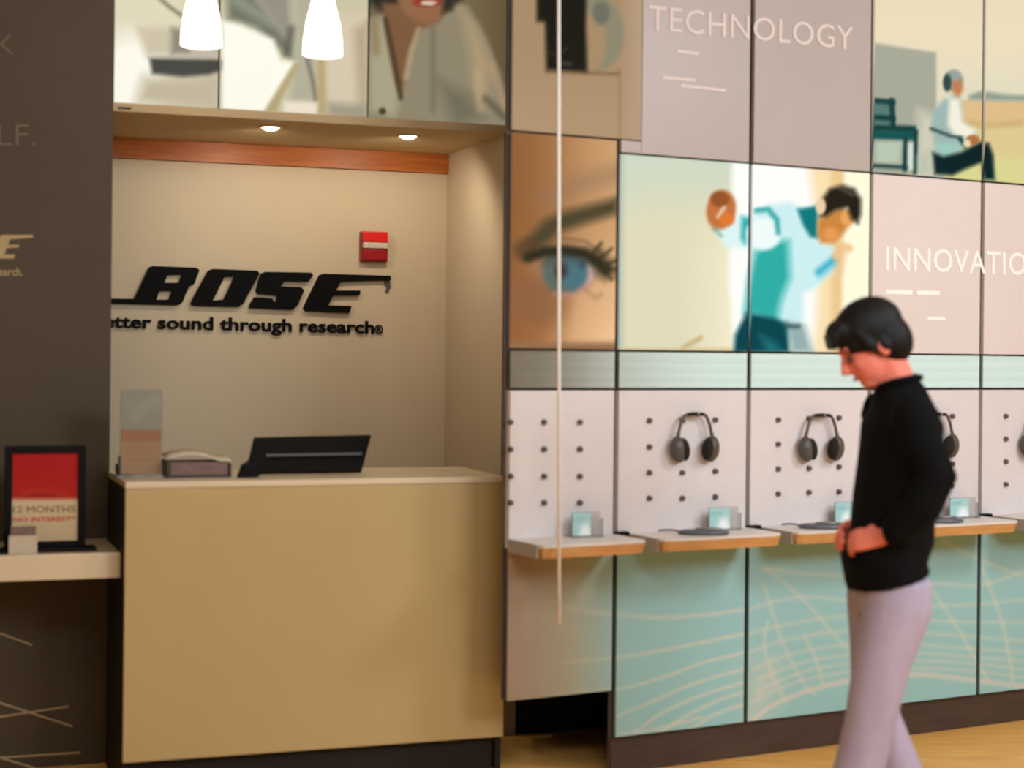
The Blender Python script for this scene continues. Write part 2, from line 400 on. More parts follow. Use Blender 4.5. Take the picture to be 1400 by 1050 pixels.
# ---- teal lower panels with printed curved lines
LC = (226, 214, 190); LP = (240, 210, 192)
def teal(p):
    p.fill((152, 198, 198)); p.gx(870, 760, (168, 166, 142)); p.gx(800, 690, (158, 138, 116))
    fade = np.clip((p.X - 730) / 160, 0, 1)
    for q in ([(700, 800), (760, 826), (820, 838), (900, 844), (960, 841), (1020, 833)],
              [(770, 905), (845, 899), (900, 890), (1020, 866)], [(760, 950), (845, 942), (910, 925), (960, 906), (1020, 892)],
              [(845, 978), (890, 960), (950, 934), (1020, 914)], [(870, 1000), (905, 975), (960, 950), (1020, 932)],
              [(900, 1003), (940, 978), (985, 956), (1020, 946)], [(935, 1003), (975, 978), (1020, 962)], [(845, 1003), (900, 996), (960, 980)]):
        p.line([tuple(v[:2]) for v in spline([(a, b, 0) for a, b in q], 5)], 2.8, LC, 3, .85 * fade)
    for q in ([(1045, 776), (1070, 795), (1110, 832), (1150, 878), (1200, 920)], [(1045, 776), (1090, 783), (1150, 787)],
              [(1020, 835), (1060, 822), (1110, 816), (1200, 826), (1300, 828), (1400, 820)],
              [(1020, 868), (1060, 857), (1130, 845), (1200, 842), (1300, 850), (1420, 850)],
              [(1020, 893), (1070, 876), (1140, 864), (1210, 862), (1300, 868), (1420, 878)],
              [(1030, 915), (1080, 895), (1150, 882), (1230, 880), (1320, 886), (1420, 893)],
              [(1035, 930), (1090, 908), (1160, 895), (1240, 892), (1330, 898), (1420, 906)],
              [(1035, 945), (1100, 918), (1170, 906), (1250, 903), (1340, 908), (1420, 918)],
              [(1030, 958), (1090, 932), (1170, 917), (1250, 913), (1340, 918), (1420, 930)],
              [(1045, 800), (1060, 850), (1075, 890), (1100, 935), (1115, 950)], [(1050, 850), (1045, 880), (1055, 920), (1075, 960)],
              [(1100, 870), (1115, 900), (1125, 935)], [(1290, 740), (1340, 765), (1400, 788), (1430, 800)],
              [(1180, 800), (1280, 798), (1340, 800), (1400, 780)], [(1270, 800), (1310, 860), (1350, 930)], [(1340, 770), (1370, 850), (1385, 930)]):
        p.line([tuple(v[:2]) for v in spline([(a, b, 0) for a, b in q], 5)], 2.6, LC, 4, .62)
    p.line([tuple(v[:2]) for v in spline([(1022, 992, 0), (1060, 962, 0), (1130, 937, 0), (1200, 926, 0), (1260, 922, 0), (1330, 930, 0), (1400, 938, 0)], 5)], 4, LP, 5, .85)
    p.line([(1028, 985), (1040, 940), (1060, 905)], 12, LC, 22, .35)
    p.poly([(1022, 992), (1060, 965), (1060, 935), (1030, 900), (1022, 900)], LC, 30, .3)
for k, (a, b) in enumerate(cols):
    panel('lower_panel', R, a + G, b - G, ZB_A if k == 0 else ZB, ZSH - .043, teal, M['print'], wall, label=('taupe to teal lower panel beside the counter' if k == 0 else None))

# ================================================================== PICTURES AND SIGNS OF THE DISPLAY WALL
XA = R.px(878, 90)[0]
ZTOP = 3.12
def speaker_pic(p):
    p.fill((170, 141, 106)); p.gx(60, 185, (178, 148, 114), y=True); p.gx(840, 880, (182, 156, 130))
    p.ell(817, 45, 36, 52, (142, 136, 112), .2); p.ell(804, 58, 25, 42, (168, 140, 104), .3); p.ell(822, 18, 12, 16, (112, 112, 96), .5)
    p.poly([(733, -80), (803, -80), (801, 38), (803, 99), (747, 96), (745, 31), (734, 29)], (28, 25, 18), 4)
    p.line([(748, 72), (765, 74), (775, 66)], 1.5, (80, 76, 68), 3, .7); p.line([(768, 86), (780, 88)], 4, (90, 88, 80), 4, .7)
    p.line([(747, 98), (803, 100), (845, 101)], 3, (110, 86, 56), 4, .8)
    p.line([(847, 95), (847, 190)], 2.5, (136, 108, 74), 3, .6)
o = panel('picture_panel', R, SA + G, XA - .002, ZT_A + .004, ZTOP, speaker_pic, M['glow_print'])
tag(rebase(o), 'tan wall picture of a tall black loudspeaker and a grey curved shape, above the eye', 'picture')
def eye_pic(p):
    p.fill((148, 98, 56)); p.gx(700, 850, (206, 160, 112)); p.put(np.clip((p.Y - 300) / 170, 0, 1) * np.clip((p.X - 700) / 160, 0, 1), (248, 202, 156))
    p.ell(715, 430, 50, 60, (152, 98, 58), .9, al=.7); p.ell(735, 410, 40, 34, (140, 98, 66), .8, al=.7)
    p.line([(748, 272), (780, 254), (840, 238)], 16, (150, 116, 92), 26, .7)
    p.poly([(715, 350), (722, 325), (745, 300), (775, 288), (845, 270), (845, 292), (800, 306), (765, 318), (735, 345)], (80, 70, 46), 9)
    p.ell(722, 342, 20, 16, (92, 66, 40), .8, al=.8)
    p.ell(775, 362, 48, 26, (156, 116, 88), .6)
    p.line([(738, 336), (770, 326), (800, 330), (822, 345)], 3, (110, 84, 58), 5, .8)
    p.ell(792, 372, 22, 20, (196, 166, 158), .4)
    p.ell(772, 372, 30, 30, (92, 108, 100), .3); p.ell(784, 372, 18, 24, (76, 116, 126), .5); p.ell(796, 362, 5, 6, (60, 84, 112), .9); p.poly([(740, 340), (800, 342), (812, 362), (770, 358), (742, 362)], (70, 74, 66), 8, .6)
    p.ell(767, 370, 9, 11, (66, 58, 58), .9)
    p.poly([(800, 344), (822, 340), (842, 362), (842, 378), (826, 384), (814, 374)], (64, 58, 38), 8, .7)
    p.line([(722, 352), (745, 344), (772, 342), (798, 346), (816, 358), (828, 368)], 13, (46, 44, 28), 6)
    for a in ((806, 352, 822, 332), (816, 358, 836, 340), (822, 364, 842, 356), (826, 368, 844, 368), (820, 366, 836, 382)): p.line([a[:2], a[2:]], 3, (52, 48, 32), 4)
    p.line([(760, 402), (785, 403), (805, 390)], 5, (186, 136, 130), 6, .8)
    p.line([(800, 396), (815, 408), (822, 402)], 3, (150, 112, 88), 6, .6)
    p.gx(462, 474, (150, 110, 78), y=True)
o = panel('picture_panel', R, SA + G, JB - G, ZP + .005, ZT_A - .006, eye_pic, M['glow_print'])
tag(rebase(o), 'close-up wall picture of a blue eye with dark lashes and brow', 'picture')

def man_pic(p):
    p.fill((226, 220, 188)); p.gx(330, 215, (208, 218, 196), y=True); p.gx(860, 846, (190, 200, 180)); p.put(np.clip((p.X - 930) / 80, 0, 1) * np.clip((p.Y - 260) / 100, 0, 1), (244, 236, 204))
    p.poly([(1001, 200), (1200, 200), (1200, 500), (1004, 500), (996, 380)], (254, 254, 250), 6)
    p.poly([(1106, 225), (1155, 225), (1150, 490), (1112, 490), (1122, 340)], (250, 226, 178), 10)
    p.poly([(1136, 228), (1155, 228), (1150, 490), (1136, 490)], (238, 202, 146), 6); p.poly([(1156, 200), (1200, 200), (1200, 500), (1152, 500)], (255, 253, 222), 5)
    p.line([(935, 475), (958, 462)], 4, (190, 160, 104), 6)
    p.poly([(850, 476), (1000, 476), (1000, 484), (850, 484)], (216, 196, 148), 4)
    # raised forearm and fist
    p.poly([(978, 318), (1010, 292), (1030, 296), (1045, 292), (1045, 345), (1020, 340), (992, 338)], (222, 246, 244), 6)
    p.poly([(1014, 296), (1026, 298), (1024, 325), (1018, 334), (1013, 326)], (50, 176, 176), 5)
    p.ell(986, 287, 20, 27, (196, 116, 62), .25, .2); p.ell(984, 272, 13, 11, (150, 84, 40), .5); p.line([(990, 284), (982, 296)], 4, (244, 222, 200), 4); p.ell(994, 300, 10, 9, (226, 122, 50), .6)
    p.line([(976, 313), (986, 322)], 3, (60, 140, 110), 5, .7)
    # body
    p.poly([(1034, 292), (1052, 280), (1080, 276), (1100, 286), (1118, 330), (1140, 338), (1138, 372), (1116, 392), (1098, 402), (1098, 446), (1100, 480), (1060, 446), (1018, 430), (1024, 372), (1032, 340)], (206, 240, 242), 6)
    p.poly([(1032, 345), (1058, 328), (1078, 330), (1080, 380), (1068, 410), (1062, 440), (1018, 428), (1024, 380)], (46, 174, 166), 9)
    p.ell(1044, 320, 24, 22, (240, 252, 250), .3)
    p.line([(1034, 288), (1050, 286), (1062, 300), (1064, 318)], 6, (36, 158, 158), 5)
    p.poly([(1090, 286), (1118, 281), (1118, 326), (1108, 324), (1098, 308)], (8, 122, 124), 4)
    p.line([(1120, 372), (1140, 356)], 10, (60, 178, 204), 7); p.line([(1120, 380), (1142, 362)], 5, (150, 214, 230), 6, .6)
    p.poly([(1005, 458), (1020, 428), (1056, 434), (1078, 442), (1080, 482), (1003, 482)], (4, 70, 78), 5)
    p.poly([(1040, 458), (1060, 468), (1070, 482), (1048, 482)], (40, 130, 138), 8, .7)
    p.poly([(1076, 440), (1100, 446), (1112, 482), (1082, 482)], (150, 176, 174), 8); p.line([(1076, 446), (1092, 446)], 5, (60, 84, 84), 5)
    # head
    p.poly([(1118, 300), (1134, 292), (1150, 286), (1164, 292), (1166, 302), (1154, 318), (1140, 332), (1122, 332), (1117, 322)], (206, 134, 66), 5); p.ell(1158, 298, 9, 10, (236, 166, 92), .5)
    p.ell(1136, 320, 11, 9, (232, 156, 84), .7)
    p.poly([(1121, 296), (1124, 272), (1134, 258), (1152, 253), (1168, 258), (1177, 272), (1177, 292), (1173, 306), (1164, 300), (1158, 284), (1142, 288), (1130, 296)], (38, 30, 20), 5)
    p.ell(1122, 282, 7, 11, (240, 208, 168), .4); p.line([(1150, 258), (1166, 266)], 3, (130, 126, 110), 5, .6)
    p.line([(1143, 352), (1152, 336), (1162, 340)], 7, (238, 190, 136), 6); p.poly([(1142, 345), (1160, 335), (1150, 372)], (240, 196, 142), 8, .8)
pic = thing('wall_picture', 'bright wall picture of a dancing man in a teal top over two panels', 'picture', R.p(JC, 0, ZP))
for a, b in ((JB, JC), (JC, JD)): panel('panel', R, a + G, b - G, ZP + .005, ZT - .004, man_pic, M['glow_print'], pic, step=.007)

def seat_pic(p):
    p.fill((236, 222, 190)); p.gx(40, -60, (240, 214, 184), y=True); p.gx(60, 130, (228, 220, 192), y=True)
    p.poly([(1300, 137), (1500, 139), (1500, 260), (1300, 260)], (224, 190, 138), 3); p.poly([(1290, 176), (1340, 170), (1500, 178), (1500, 270), (1290, 270)], (222, 202, 146), 7)
    p.line([(1305, 165), (1350, 172), (1395, 168)], 4, (190, 158, 98), 8, .7); p.poly([(1290, 215), (1500, 215), (1500, 270), (1290, 270)], (218, 214, 146), 16)
    p.poly([(1325, 130), (1342, 124), (1372, 129), (1440, 132), (1440, 139), (1325, 137)], (146, 160, 142), 4)
    p.poly([(1190, 58), (1280, 72), (1280, 150), (1290, 250), (1190, 250)], (168, 170, 152), 3)
    p.poly([(1256, 150), (1284, 160), (1284, 250), (1250, 250)], (208, 206, 186), 12)
    T = (20, 62, 60)
    p.poly([(1190, 134), (1221, 137), (1221, 171), (1190, 171)], (88, 122, 118), 3)
    for q in ([(1190, 137), (1221, 140)], [(1190, 160), (1221, 162)], [(1219, 137), (1221, 172)]): p.line(q, 7, T, 3)
    p.poly([(1190, 170), (1252, 172), (1254, 182), (1190, 180)], T, 3); p.poly([(1190, 178), (1252, 180), (1250, 192), (1190, 190)], (20, 84, 82), 3)
    for q in ([(1238, 190), (1237, 232)], [(1252, 180), (1251, 236)]): p.line(q, 6, T, 3)
    p.line([(1190, 226), (1240, 229)], 5, T, 3); p.poly([(1198, 194), (1232, 194), (1230, 222), (1198, 222)], (184, 200, 180), 4)
    p.poly([(1242, 196), (1248, 196), (1248, 232), (1242, 232)], (222, 232, 216), 3); p.poly([(1256, 214), (1270, 206), (1274, 238), (1256, 238)], (190, 196, 174), 8)
    # seated man
    p.poly([(1273, 172), (1276, 150), (1290, 136), (1306, 130), (1314, 138), (1316, 168), (1334, 180), (1334, 194), (1318, 200), (1302, 216), (1282, 212)], (160, 184, 178), 5)
    p.poly([(1298, 134), (1312, 136), (1316, 166), (1334, 178), (1332, 192), (1304, 184), (1296, 170)], (244, 240, 222), 5)
    p.line([(1273, 176), (1300, 186), (1314, 188)], 4, (40, 70, 66), 3); p.poly([(1276, 196), (1320, 196), (1304, 214), (1286, 212)], (158, 202, 190), 5)
    p.poly([(1275, 208), (1290, 214), (1314, 208), (1340, 194), (1352, 196), (1358, 212), (1360, 246), (1346, 246), (1342, 222), (1318, 232), (1302, 240), (1278, 238)], (8, 36, 38), 4)
    p.line([(1312, 190), (1320, 200)], 5, (30, 64, 60), 3)
    p.ell(1304, 110, 13, 15, (150, 164, 156), .3); p.ell(1295, 113, 6, 12, (52, 72, 72), .5); p.poly([(1302, 112), (1314, 108), (1317, 122), (1311, 133), (1302, 126)], (196, 128, 84), 4)
    p.ell(1330, 191, 9, 7, (176, 112, 62), .5); p.ell(1322, 196, 5, 5, (240, 220, 180), .6)
pic = thing('wall_picture', 'wall picture of a grey-haired man seated outdoors beside a grey wall and dark bench', 'picture', R.p(JE, 0, ZT))
for a, b in ((JD, JE), (JE, JF)): panel('panel', R, a + G, b - G, ZT + .005, ZTOP, seat_pic, M['glow_print'], pic, step=.008)

def sign(name, label, segs, z0, z1, m, text, p0, p1, cap, lm, strokes, off):
    t = thing(name, label, 'sign', R.p(segs[0][0], 0, z0))
    for a, b in segs: box_obj('panel', R, a + .002, b - G, -.02, 0, z0 + .004, z1 - .004, m, t, .0015)
    me = text_mesh(text, extrude=.01, offset=off, spacing=1.05)
    link('lettering', place_text(me, R, p0, p1, cap, .0005, .003), lm, t, 'pale capital letters')
    for x0, y0, x1, y1, h in strokes:
        bm = bmesh.new()
        s0, za = R.px(x0, y0); s1, zb = R.px(x1, y1)
        prism(bm, [R.p(s0, .0005, za), R.p(s1, .0005, zb), R.p(s1, .0025, zb), R.p(s0, .0025, za)],
              [R.p(s0, .0005, za + h), R.p(s1, .0005, zb + h), R.p(s1, .0025, zb + h), R.p(s0, .0025, za + h)])
        link('small_print', from_bm(bm), lm, t)
    return t
sign('wall_sign', 'taupe wall sign reading TECHNOLOGY in pale capitals, above the dancing man', [(XA, JC), (JC + G, JD)], ZT, ZTOP, M['taupe'],
     'TECHNOLOGY', (886, 40), (1166, 68), .096, M['lettering_dim'], [(905, 108, 950, 112, .012), (930, 119, 992, 126, .012), (925, 72, 955, 76, .012)], .004)
sign('wall_sign', 'pale taupe wall sign reading INNOVATION in white capitals, right of the dancing man', [(JD + G - .002, JE), (JE + G, JF)], ZP, ZT, M['taupe_light'],
     'INNOVATION', (1211, 369), (1427, 377), .100, M['lettering'], [(1211, 402, 1247, 403, .018), (1253, 403, 1284, 404, .018), (1268, 437, 1292, 438, .012)], .004)
for k, (a, b) in enumerate([(SA, XA), (XA, JC), (JC, JD), (JD, JE), (JE, JF)]):
    box_obj('top_panel', R, a + G, b - G, -.02, 0, ZTOP + .01, CEIL - .004, M['taupe'], wall)
box_obj('top_panel', R, JF + G, JF + .6, -.02, 0, ZP + .006, CEIL - .004, M['taupe'], wall)

# ================================================================== LEFT MURAL
xl = [L.px(155, 80)[0], L.px(300, 80)[0], L.px(504, 80)[0], S1]
def kitchen(p):
    p.fill((226, 218, 188)); p.gx(230, 300, (206, 198, 166)); p.ell(180, 105, 46, 60, (255, 252, 238), .7)
    p.line([(212, -8), (230, 8), (252, 24)], 4, (110, 104, 84), 4)
    p.poly([(186, 36), (236, 38), (236, 76), (200, 76)], (208, 196, 170), 8); p.poly([(234, 38), (262, 40), (262, 74), (234, 74)], (146, 138, 122), 6)
    p.poly([(300, 42), (327, 44), (324, 70), (302, 62)], (132, 122, 100), 6); p.poly([(262, 62), (300, 60), (300, 80), (262, 80)], (196, 184, 170), 6)
    p.poly([(196, 106), (300, 104), (300, 150), (186, 142)], (196, 184, 158), 14)
    p.poly([(204, 79), (300, 81), (310, 82), (304, 96), (286, 102), (250, 105), (208, 101)], (74, 74, 68), 4); p.line([(204, 78), (300, 79)], 3, (190, 182, 164), 3, .8)
    p.poly([(310, -10), (345, -10), (400, 60), (402, 84), (380, 66), (350, 38), (312, 26)], (116, 120, 104), 8); p.line([(322, 0), (370, 30)], 10, (176, 180, 156), 12, .6)
    p.poly([(345, -10), (396, -10), (402, 60), (386, 50), (362, 14)], (152, 146, 134), 9)
    p.poly([(400, -10), (430, -10), (436, 140), (396, 140), (402, 84)], (180, 176, 154), 10); p.line([(398, 40), (392, 72)], 8, (98, 98, 84), 8)
    p.line([(420, 80), (428, 112), (432, 138)], 4, (112, 108, 92), 5)
    p.poly([(303, 28), (330, 34), (374, 54), (384, 82), (404, 84), (360, 154), (303, 152)], (255, 253, 238), 5)
    p.poly([(404, 84), (408, 92), (386, 132), (376, 158), (360, 156)], (184, 166, 124), 4)
    p.poly([(434, 78), (446, 78), (448, 158), (434, 158)], (186, 166, 120), 4); p.poly([(446, 20), (503, 20), (503, 162), (448, 160)], (216, 202, 174), 8)
    p.poly([(484, 40), (503, 30), (503, 165), (492, 165)], (184, 168, 138), 10); p.poly([(448, 140), (503, 144), (503, 166), (448, 160)], (166, 156, 134), 8)
    p.poly([(388, 138), (434, 140), (432, 158), (388, 156)], (238, 226, 206), 4)
def woman(p):
    p.fill((118, 104, 76)); p.gx(640, 700, (104, 88, 60))
    p.ell(566, -60, 86, 88, (44, 42, 36), .15); p.line([(500, 0), (492, 22)], 8, (70, 64, 52), 10)
    p.poly([(500, 28), (530, 18), (600, 26), (622, 6), (640, 8), (664, 50), (684, 100), (696, 150), (696, 190), (500, 190)], (146, 136, 112), 5)
    p.poly([(505, 26), (524, 24), (548, 130), (540, 160), (505, 150)], (172, 164, 134), 8); p.line([(512, 30), (514, 70)], 8, (130, 104, 70), 10, .7)
    p.poly([(628, 10), (650, 36), (672, 90), (664, 150), (648, 120), (640, 60)], (184, 158, 120), 12, .8)
    p.poly([(522, 4), (606, 4), (600, 30), (576, 40), (562, 64), (554, 108), (548, 132), (540, 110), (530, 60)], (128, 92, 64), 5)
    p.line([(527, 26), (538, 80), (548, 134)], 5, (64, 52, 36), 5); p.line([(572, 40), (562, 70), (555, 106)], 5, (196, 176, 134), 6, .8)
    p.line([(592, 40), (592, 150)], 4, (104, 92, 72), 8, .6); p.poly([(600, 110), (640, 130), (660, 160), (620, 172)], (104, 100, 82), 14, .7)
    p.line([(652, 100), (656, 150)], 7, (196, 170, 128), 8, .6); p.line([(672, 90), (692, 150)], 6, (190, 152, 112), 8, .7); p.line([(664, 135), (690, 160)], 7, (80, 66, 50), 8, .7)
    p.ell(523, 152, 5, 5, (72, 66, 52), .5); p.ell(582, -30, 44, 62, (150, 106, 74), .15); p.ell(584, 3, 20, 7, (150, 62, 50), .4); p.ell(586, 4, 11, 3.5, (214, 190, 164), .5)
    p.poly([(608, -20), (632, -20), (618, 14), (604, 18)], (54, 50, 40), 6)
pic = thing('wall_picture', 'bright wall picture of a white kitchen table and a woman in a loose shirt', 'picture', L.p(xl[0], 0, ZN))
for a, b, f in ((xl[0], xl[1], kitchen), (xl[1], xl[2], kitchen), (xl[2], xl[3] - .004, woman)):
    panel('panel', L, a + .005, b - .005, ZN + .014, 3.3, f, M['glow_print'], pic, step=.008, n=0, thick=.028)
box_obj('backing', L, S0, S1 - .007, -.0295, -.0285, ZN + .013, 3.32, M['gap'], pic)

# pendants in front of the mural
def pendant(px, py, label):
    n = .12; s, z = L.px(px, py, n); b = L.p(s, n, z)
    t = thing('pendant_lamp', label, 'lamp', b, 0, 'pendant lamps over the recess')
    bm = bmesh.new(); lathe(bm, b, [(.0, .004), (.062, .004), (.070, 0), (.078, .004), (.076, .06), (.066, .13), (.048, .20), (.036, .25), (.026, .29), (.0, .292)], 28)
    link('lamp_shade', from_bm(bm, True), M['lamp_glass'], t)
    bm = bmesh.new(); lathe(bm, b, [(0, .288), (.02, .288), (.02, .335), (.008, .35), (0, .35)], 16); link('socket', from_bm(bm, True), M['metal'], t)
    bm = bmesh.new(); tube(bm, [b + Vector((0, 0, .345)), b + Vector((0, 0, CEIL - b.z))], .003, 8); link('cord', from_bm(bm), M['metal'], t)
    bm = bmesh.new(); lathe(bm, (b.x, b.y, CEIL), [(0, 0), (.05, 0), (.045, -.02), (0, -.022)], 20); link('ceiling_rose', from_bm(bm, True), M['metal'], t)
pendant(275, 64, 'glowing white glass pendant lamp, the left and higher of the two')
pendant(441, 77, 'glowing white glass pendant lamp, the right and lower of the two')

# downlights in the soffit
for px, py, lb in ((370, 173, 'small round glowing downlight in the soffit, the left one'), (558, 185, 'small round glowing downlight in the soffit, the right one')):
    best = min((abs(L.px(px, py, -k / 200)[1] - (ZN - .02)), k / 200) for k in range(20, 160))[1]
    s, z = L.px(px, py, -best); b = L.p(s, -best, ZN - .02)
    t = thing('downlight', lb, 'light', b, 0, 'downlights in the soffit')
    bm = bmesh.new(); lathe(bm, b, [(.036, 0), (.048, 0), (.048, -.005), (.040, -.007), (.036, -.004), (.036, 0)], 24); link('bezel', from_bm(bm, True), M['counter_top'], t)
    bm = bmesh.new(); lathe(bm, b, [(0, -.016), (.02, -.014), (.031, -.008), (.035, -.001), (0, -.001)], 20); link('lens', from_bm(bm, True), M['bulb'], t)
    l = bpy.data.lights.new('downlight_beam', 'SPOT'); l.energy = 10; l.color = (1, .87, .74); l.spot_size = 2.9; l.spot_blend = .6; l.shadow_soft_size = .04
    o = bpy.data.objects.new('downlight_beam', l); C.objects.link(o); o.location = b - Vector((0, 0, .03)); o.rotation_euler = (0.55, 0, L.yaw)

# ================================================================== LOGO ON THE NICHE WALL
NP = Plane(L.d - L.c * NB, L.yaw)
NP = Plane(6.858 + .823 / math.cos(.341), .341)
def letter_mesh(P, outer, holes, n0, n1):
    bm = bmesh.new(); loops = []
    def ring(pts):
        vs = []
        for x, y in pts:
            s, z = P.px(x, y, n1); vs.append((s, z))
        return vs
    ed = []
    for pts in [outer] + holes:
        r = [bm.verts.new((s, z, 0)) for s, z in ring(pts)]; ed += [bm.edges.new((r[i], r[(i + 1) % len(r)])) for i in range(len(r))]
    bmesh.ops.triangle_fill(bm, use_beauty=True, edges=ed)
    ext = bmesh.ops.extrude_face_region(bm, geom=bm.faces[:])
    for v in ext['geom']:
        if isinstance(v, bmesh.types.BMVert): v.co.z = 1
    for v in bm.verts: v.co = P.p(v.co.x, n0 + (n1 - n0) * v.co.z, v.co.y)
    return from_bm(bm)
B_ = ([(120, 408), (184, 408.5), (204, 366), (208, 363.5), (268, 366), (273, 369), (266, 388), (259, 392), (255, 400), (250, 413), (244, 417), (180, 415.5), (120, 414)],
      [[(229, 376), (249, 375), (245, 386.5), (225, 386.5)], [(218, 398), (236, 397.5), (231, 409.5), (214, 409.5)]])
O_ = ([(285, 370), (291, 367.5), (352, 370), (355, 374), (333, 415), (327, 419.5), (266, 418), (261, 415), (264, 408)],
      [[(307, 378.5), (321, 378), (306, 409.5), (291, 411)]])
S_ = ([(357, 374), (363, 371.5), (425, 372.5), (428.5, 376), (422, 385), (389, 384.5), (384, 391.5), (412, 392.5), (416, 397), (407, 418), (400, 423.5), (341, 421), (342, 416), (348, 406.5), (372, 408), (376, 414), (380, 406), (378, 403.5), (353, 401.5), (350, 397)], [])
E_ = ([(437, 376), (443, 374), (534, 377), (535, 383), (466, 385), (460, 397), (493, 397), (492, 403.5), (456, 404), (449, 417.5), (481, 418.5), (478, 428), (418, 425), (415, 421)], [])
logo = thing('wall_logo', 'large black raised BOSE wordmark and tagline on the cream recess wall', 'logo', NP.p(-.9, 0, 1.7))
for o_, h_ in (B_, O_, S_, E_): link('letter', letter_mesh(NP, o_, h_, .002, .022), M['black_letter'], logo)
link('shadow_mark', letter_mesh(NP, [(526, 384), (533, 384), (534.5, 392), (530, 401), (527, 399), (529, 392), (525.5, 390)], [], .002, .008), M['phone_dark'], logo)  # brownish piece shaped as the shadow under the arm of the E
me = text_mesh('Better sound through research', extrude=.01, offset=.022, spacing=1.0)
me = place_text(me, NP, (124, 447), (511, 455.5), .056, .002, .012)
for q in split_islands(me): link('tagline_letter', q, M['black_letter'], logo)
me = place_text(text_mesh('®', extrude=.01, offset=.01), NP, (512, 456), (523, 456.5), .040, .002, .008)
link('registered_mark', me, M['black_letter'], logo)

# fire alarm
s0, z0 = NP.px(494, 357, .04); s1, z1 = NP.px(531, 317, .04)
fa = thing('fire_alarm', 'red fire alarm with a clear strobe strip above the wordmark', 'fire alarm', NP.p(s0, 0, z0))
hh = (z1 - z0)
box_obj('housing', NP, s0, s1, 0, .035, z0, z1, M['dark_red'], fa, .004)
box_obj('top_cover', NP, s0 + .004, s1 - .004, .036, .05, z0 + hh * .64, z1 - .003, M['red'], fa, .004)
box_obj('strobe_lens', NP, s0 + .004, s1 - .004, .036, .055, z0 + hh * .43, z0 + hh * .63, M['lens'], fa, .006)
box_obj('lower_cover', NP, s0 + .006, s1 - .01, .036, .046, z0 + .006, z0 + hh * .41, M['dark_red'], fa, .004)

# ================================================================== SERVICE COUNTER
SC0, SC1, ZC = -1.409, -.020, 1.099
ct = thing('service_counter', 'tall cream lacquered service counter with dark sides below the wordmark', 'counter', K.p((SC0 + SC1) / 2, -.28, 0))
box_obj('front_panel', K, SC0, SC1, -.022, 0, .13, ZC - .024, M['counter'], ct, .002)
box_obj('counter_top', K, SC0 - .001, SC1 + .001, -.56, .003, ZC - .022, ZC, M['counter_top'], ct, .003)
box_obj('side_panel', K, SC0, SC0 + .02, -.555, -.023, 0, ZC - .023, M['dark'], ct, 0, 'near-black side panel')
box_obj('side_panel', K, SC1 - .022, SC1 - .002, -.555, -.023, 0, ZC - .023, M['dark'], ct, 0, 'near-black side panel')
box_obj('kick_board', K, SC0 + .022, SC1 - .03, -.06, -.045, 0, .129, M['dark'], ct, 0, 'black recessed kick board')

# monitor lying tilted back on the counter
def onc(px, py, n):
    s, z = K.px(px, py, n); return K.p(s, n, z)
mo = thing('tilted_monitor', 'black monitor seen from behind, tilted back on the service counter', 'monitor', K.p(K.px(410, 640, -.2)[0], -.2, ZC))
def slab(P4, d, mi=0, bevel=0):
    bm = bmesh.new(); nn = (P4[1] - P4[0]).cross(P4[3] - P4[0]).normalized()
    if nn.y > 0: nn = -nn
    prism(bm, P4, [q - nn * d for q in P4], mi, bevel); return bm
zb = ZC + .022
def K_at(px, n, z):
    """point on the offset counter plane at height z under a photograph column"""
    y = 640
    for _ in range(6):
        s, zz = K.px(px, y, n); dep = K.p(s, n, zz).y; y += (zz - z) * F / dep
    return K.p(K.px(px, y, n)[0], n, z)
P4 = [K_at(336, -.14, zb), K_at(495, -.14, zb), onc(508, 594, -.24), onc(347, 597.5, -.24)]
link('screen_back', from_bm(slab(P4, .022, bevel=.004)), M['black'], mo)
mid = lambda a, b, t: a + (b - a) * t
f0, f1 = mid(P4[0], P4[3], .42), mid(P4[1], P4[2], .42); nn = Vector((0, -.006, 0))
a0, a1 = mid(f0, f1, .14), mid(f0, f1, .96)
bm = bmesh.new(); upv = (P4[3] - P4[0]).normalized() * .012
prism(bm, [a0, a1, a1 + upv, a0 + upv], [a0 + nn, a1 + nn, a1 + upv + nn, a0 + upv + nn]); link('hinge_strip', from_bm(bm), M['puck'], mo, 'grey strip across the back')
lo = [K_at(323, -.12, ZC + .001), K_at(352, -.12, ZC + .001), K_at(356, -.30, ZC + .001), K_at(334, -.30, ZC + .001)]
hi = [K_at(329, -.15, ZC + .045), K_at(352, -.15, ZC + .05), K_at(356, -.28, ZC + .06), K_at(342, -.28, ZC + .06)]
bm = bmesh.new(); prism(bm, lo, hi, 0, .004); link('stand_foot', from_bm(bm), M['black'], mo)

# acrylic sign holder on the counter
def sign_print(p):
    p.fill((140, 128, 104)); p.poly([(160, 500), (230, 500), (230, 588), (160, 588)], (142, 138, 124), 3); p.line([(185, 570), (200, 555), (218, 545)], 8, (156, 150, 134), 12, .8)
    p.poly([(160, 588), (230, 588), (230, 605), (160, 605)], (152, 108, 78), 3); p.poly([(160, 605), (230, 605), (230, 660), (160, 660)], (162, 128, 94), 3)
    for y in (611, 619, 628): p.line([(172, y), (214, y)], 2, (146, 110, 80), 3, .7)
n = -.22; s0, _ = K.px(166, 600, n); s1, zt = K.px(221, 534, n)
ah = thing('sign_holder', 'clear upright sign holder with a grey and brown print on the counter', 'sign', K.p((s0 + s1) / 2, n, ZC))
panel('print', K, s0, s1, ZC + .012, zt, sign_print, M['print'], ah, n=n, thick=.002, step=.006)
box_obj('base', K, s0 - .02, s1 + .004, n - .05, n + .06, ZC + .001, ZC + .008, M['clear'], ah, .002)
box_obj('cover', K, s0 - .004, s1 + .004, n - .009, n - .004, ZC + .009, zt + .005, M['clear'], ah, .001)
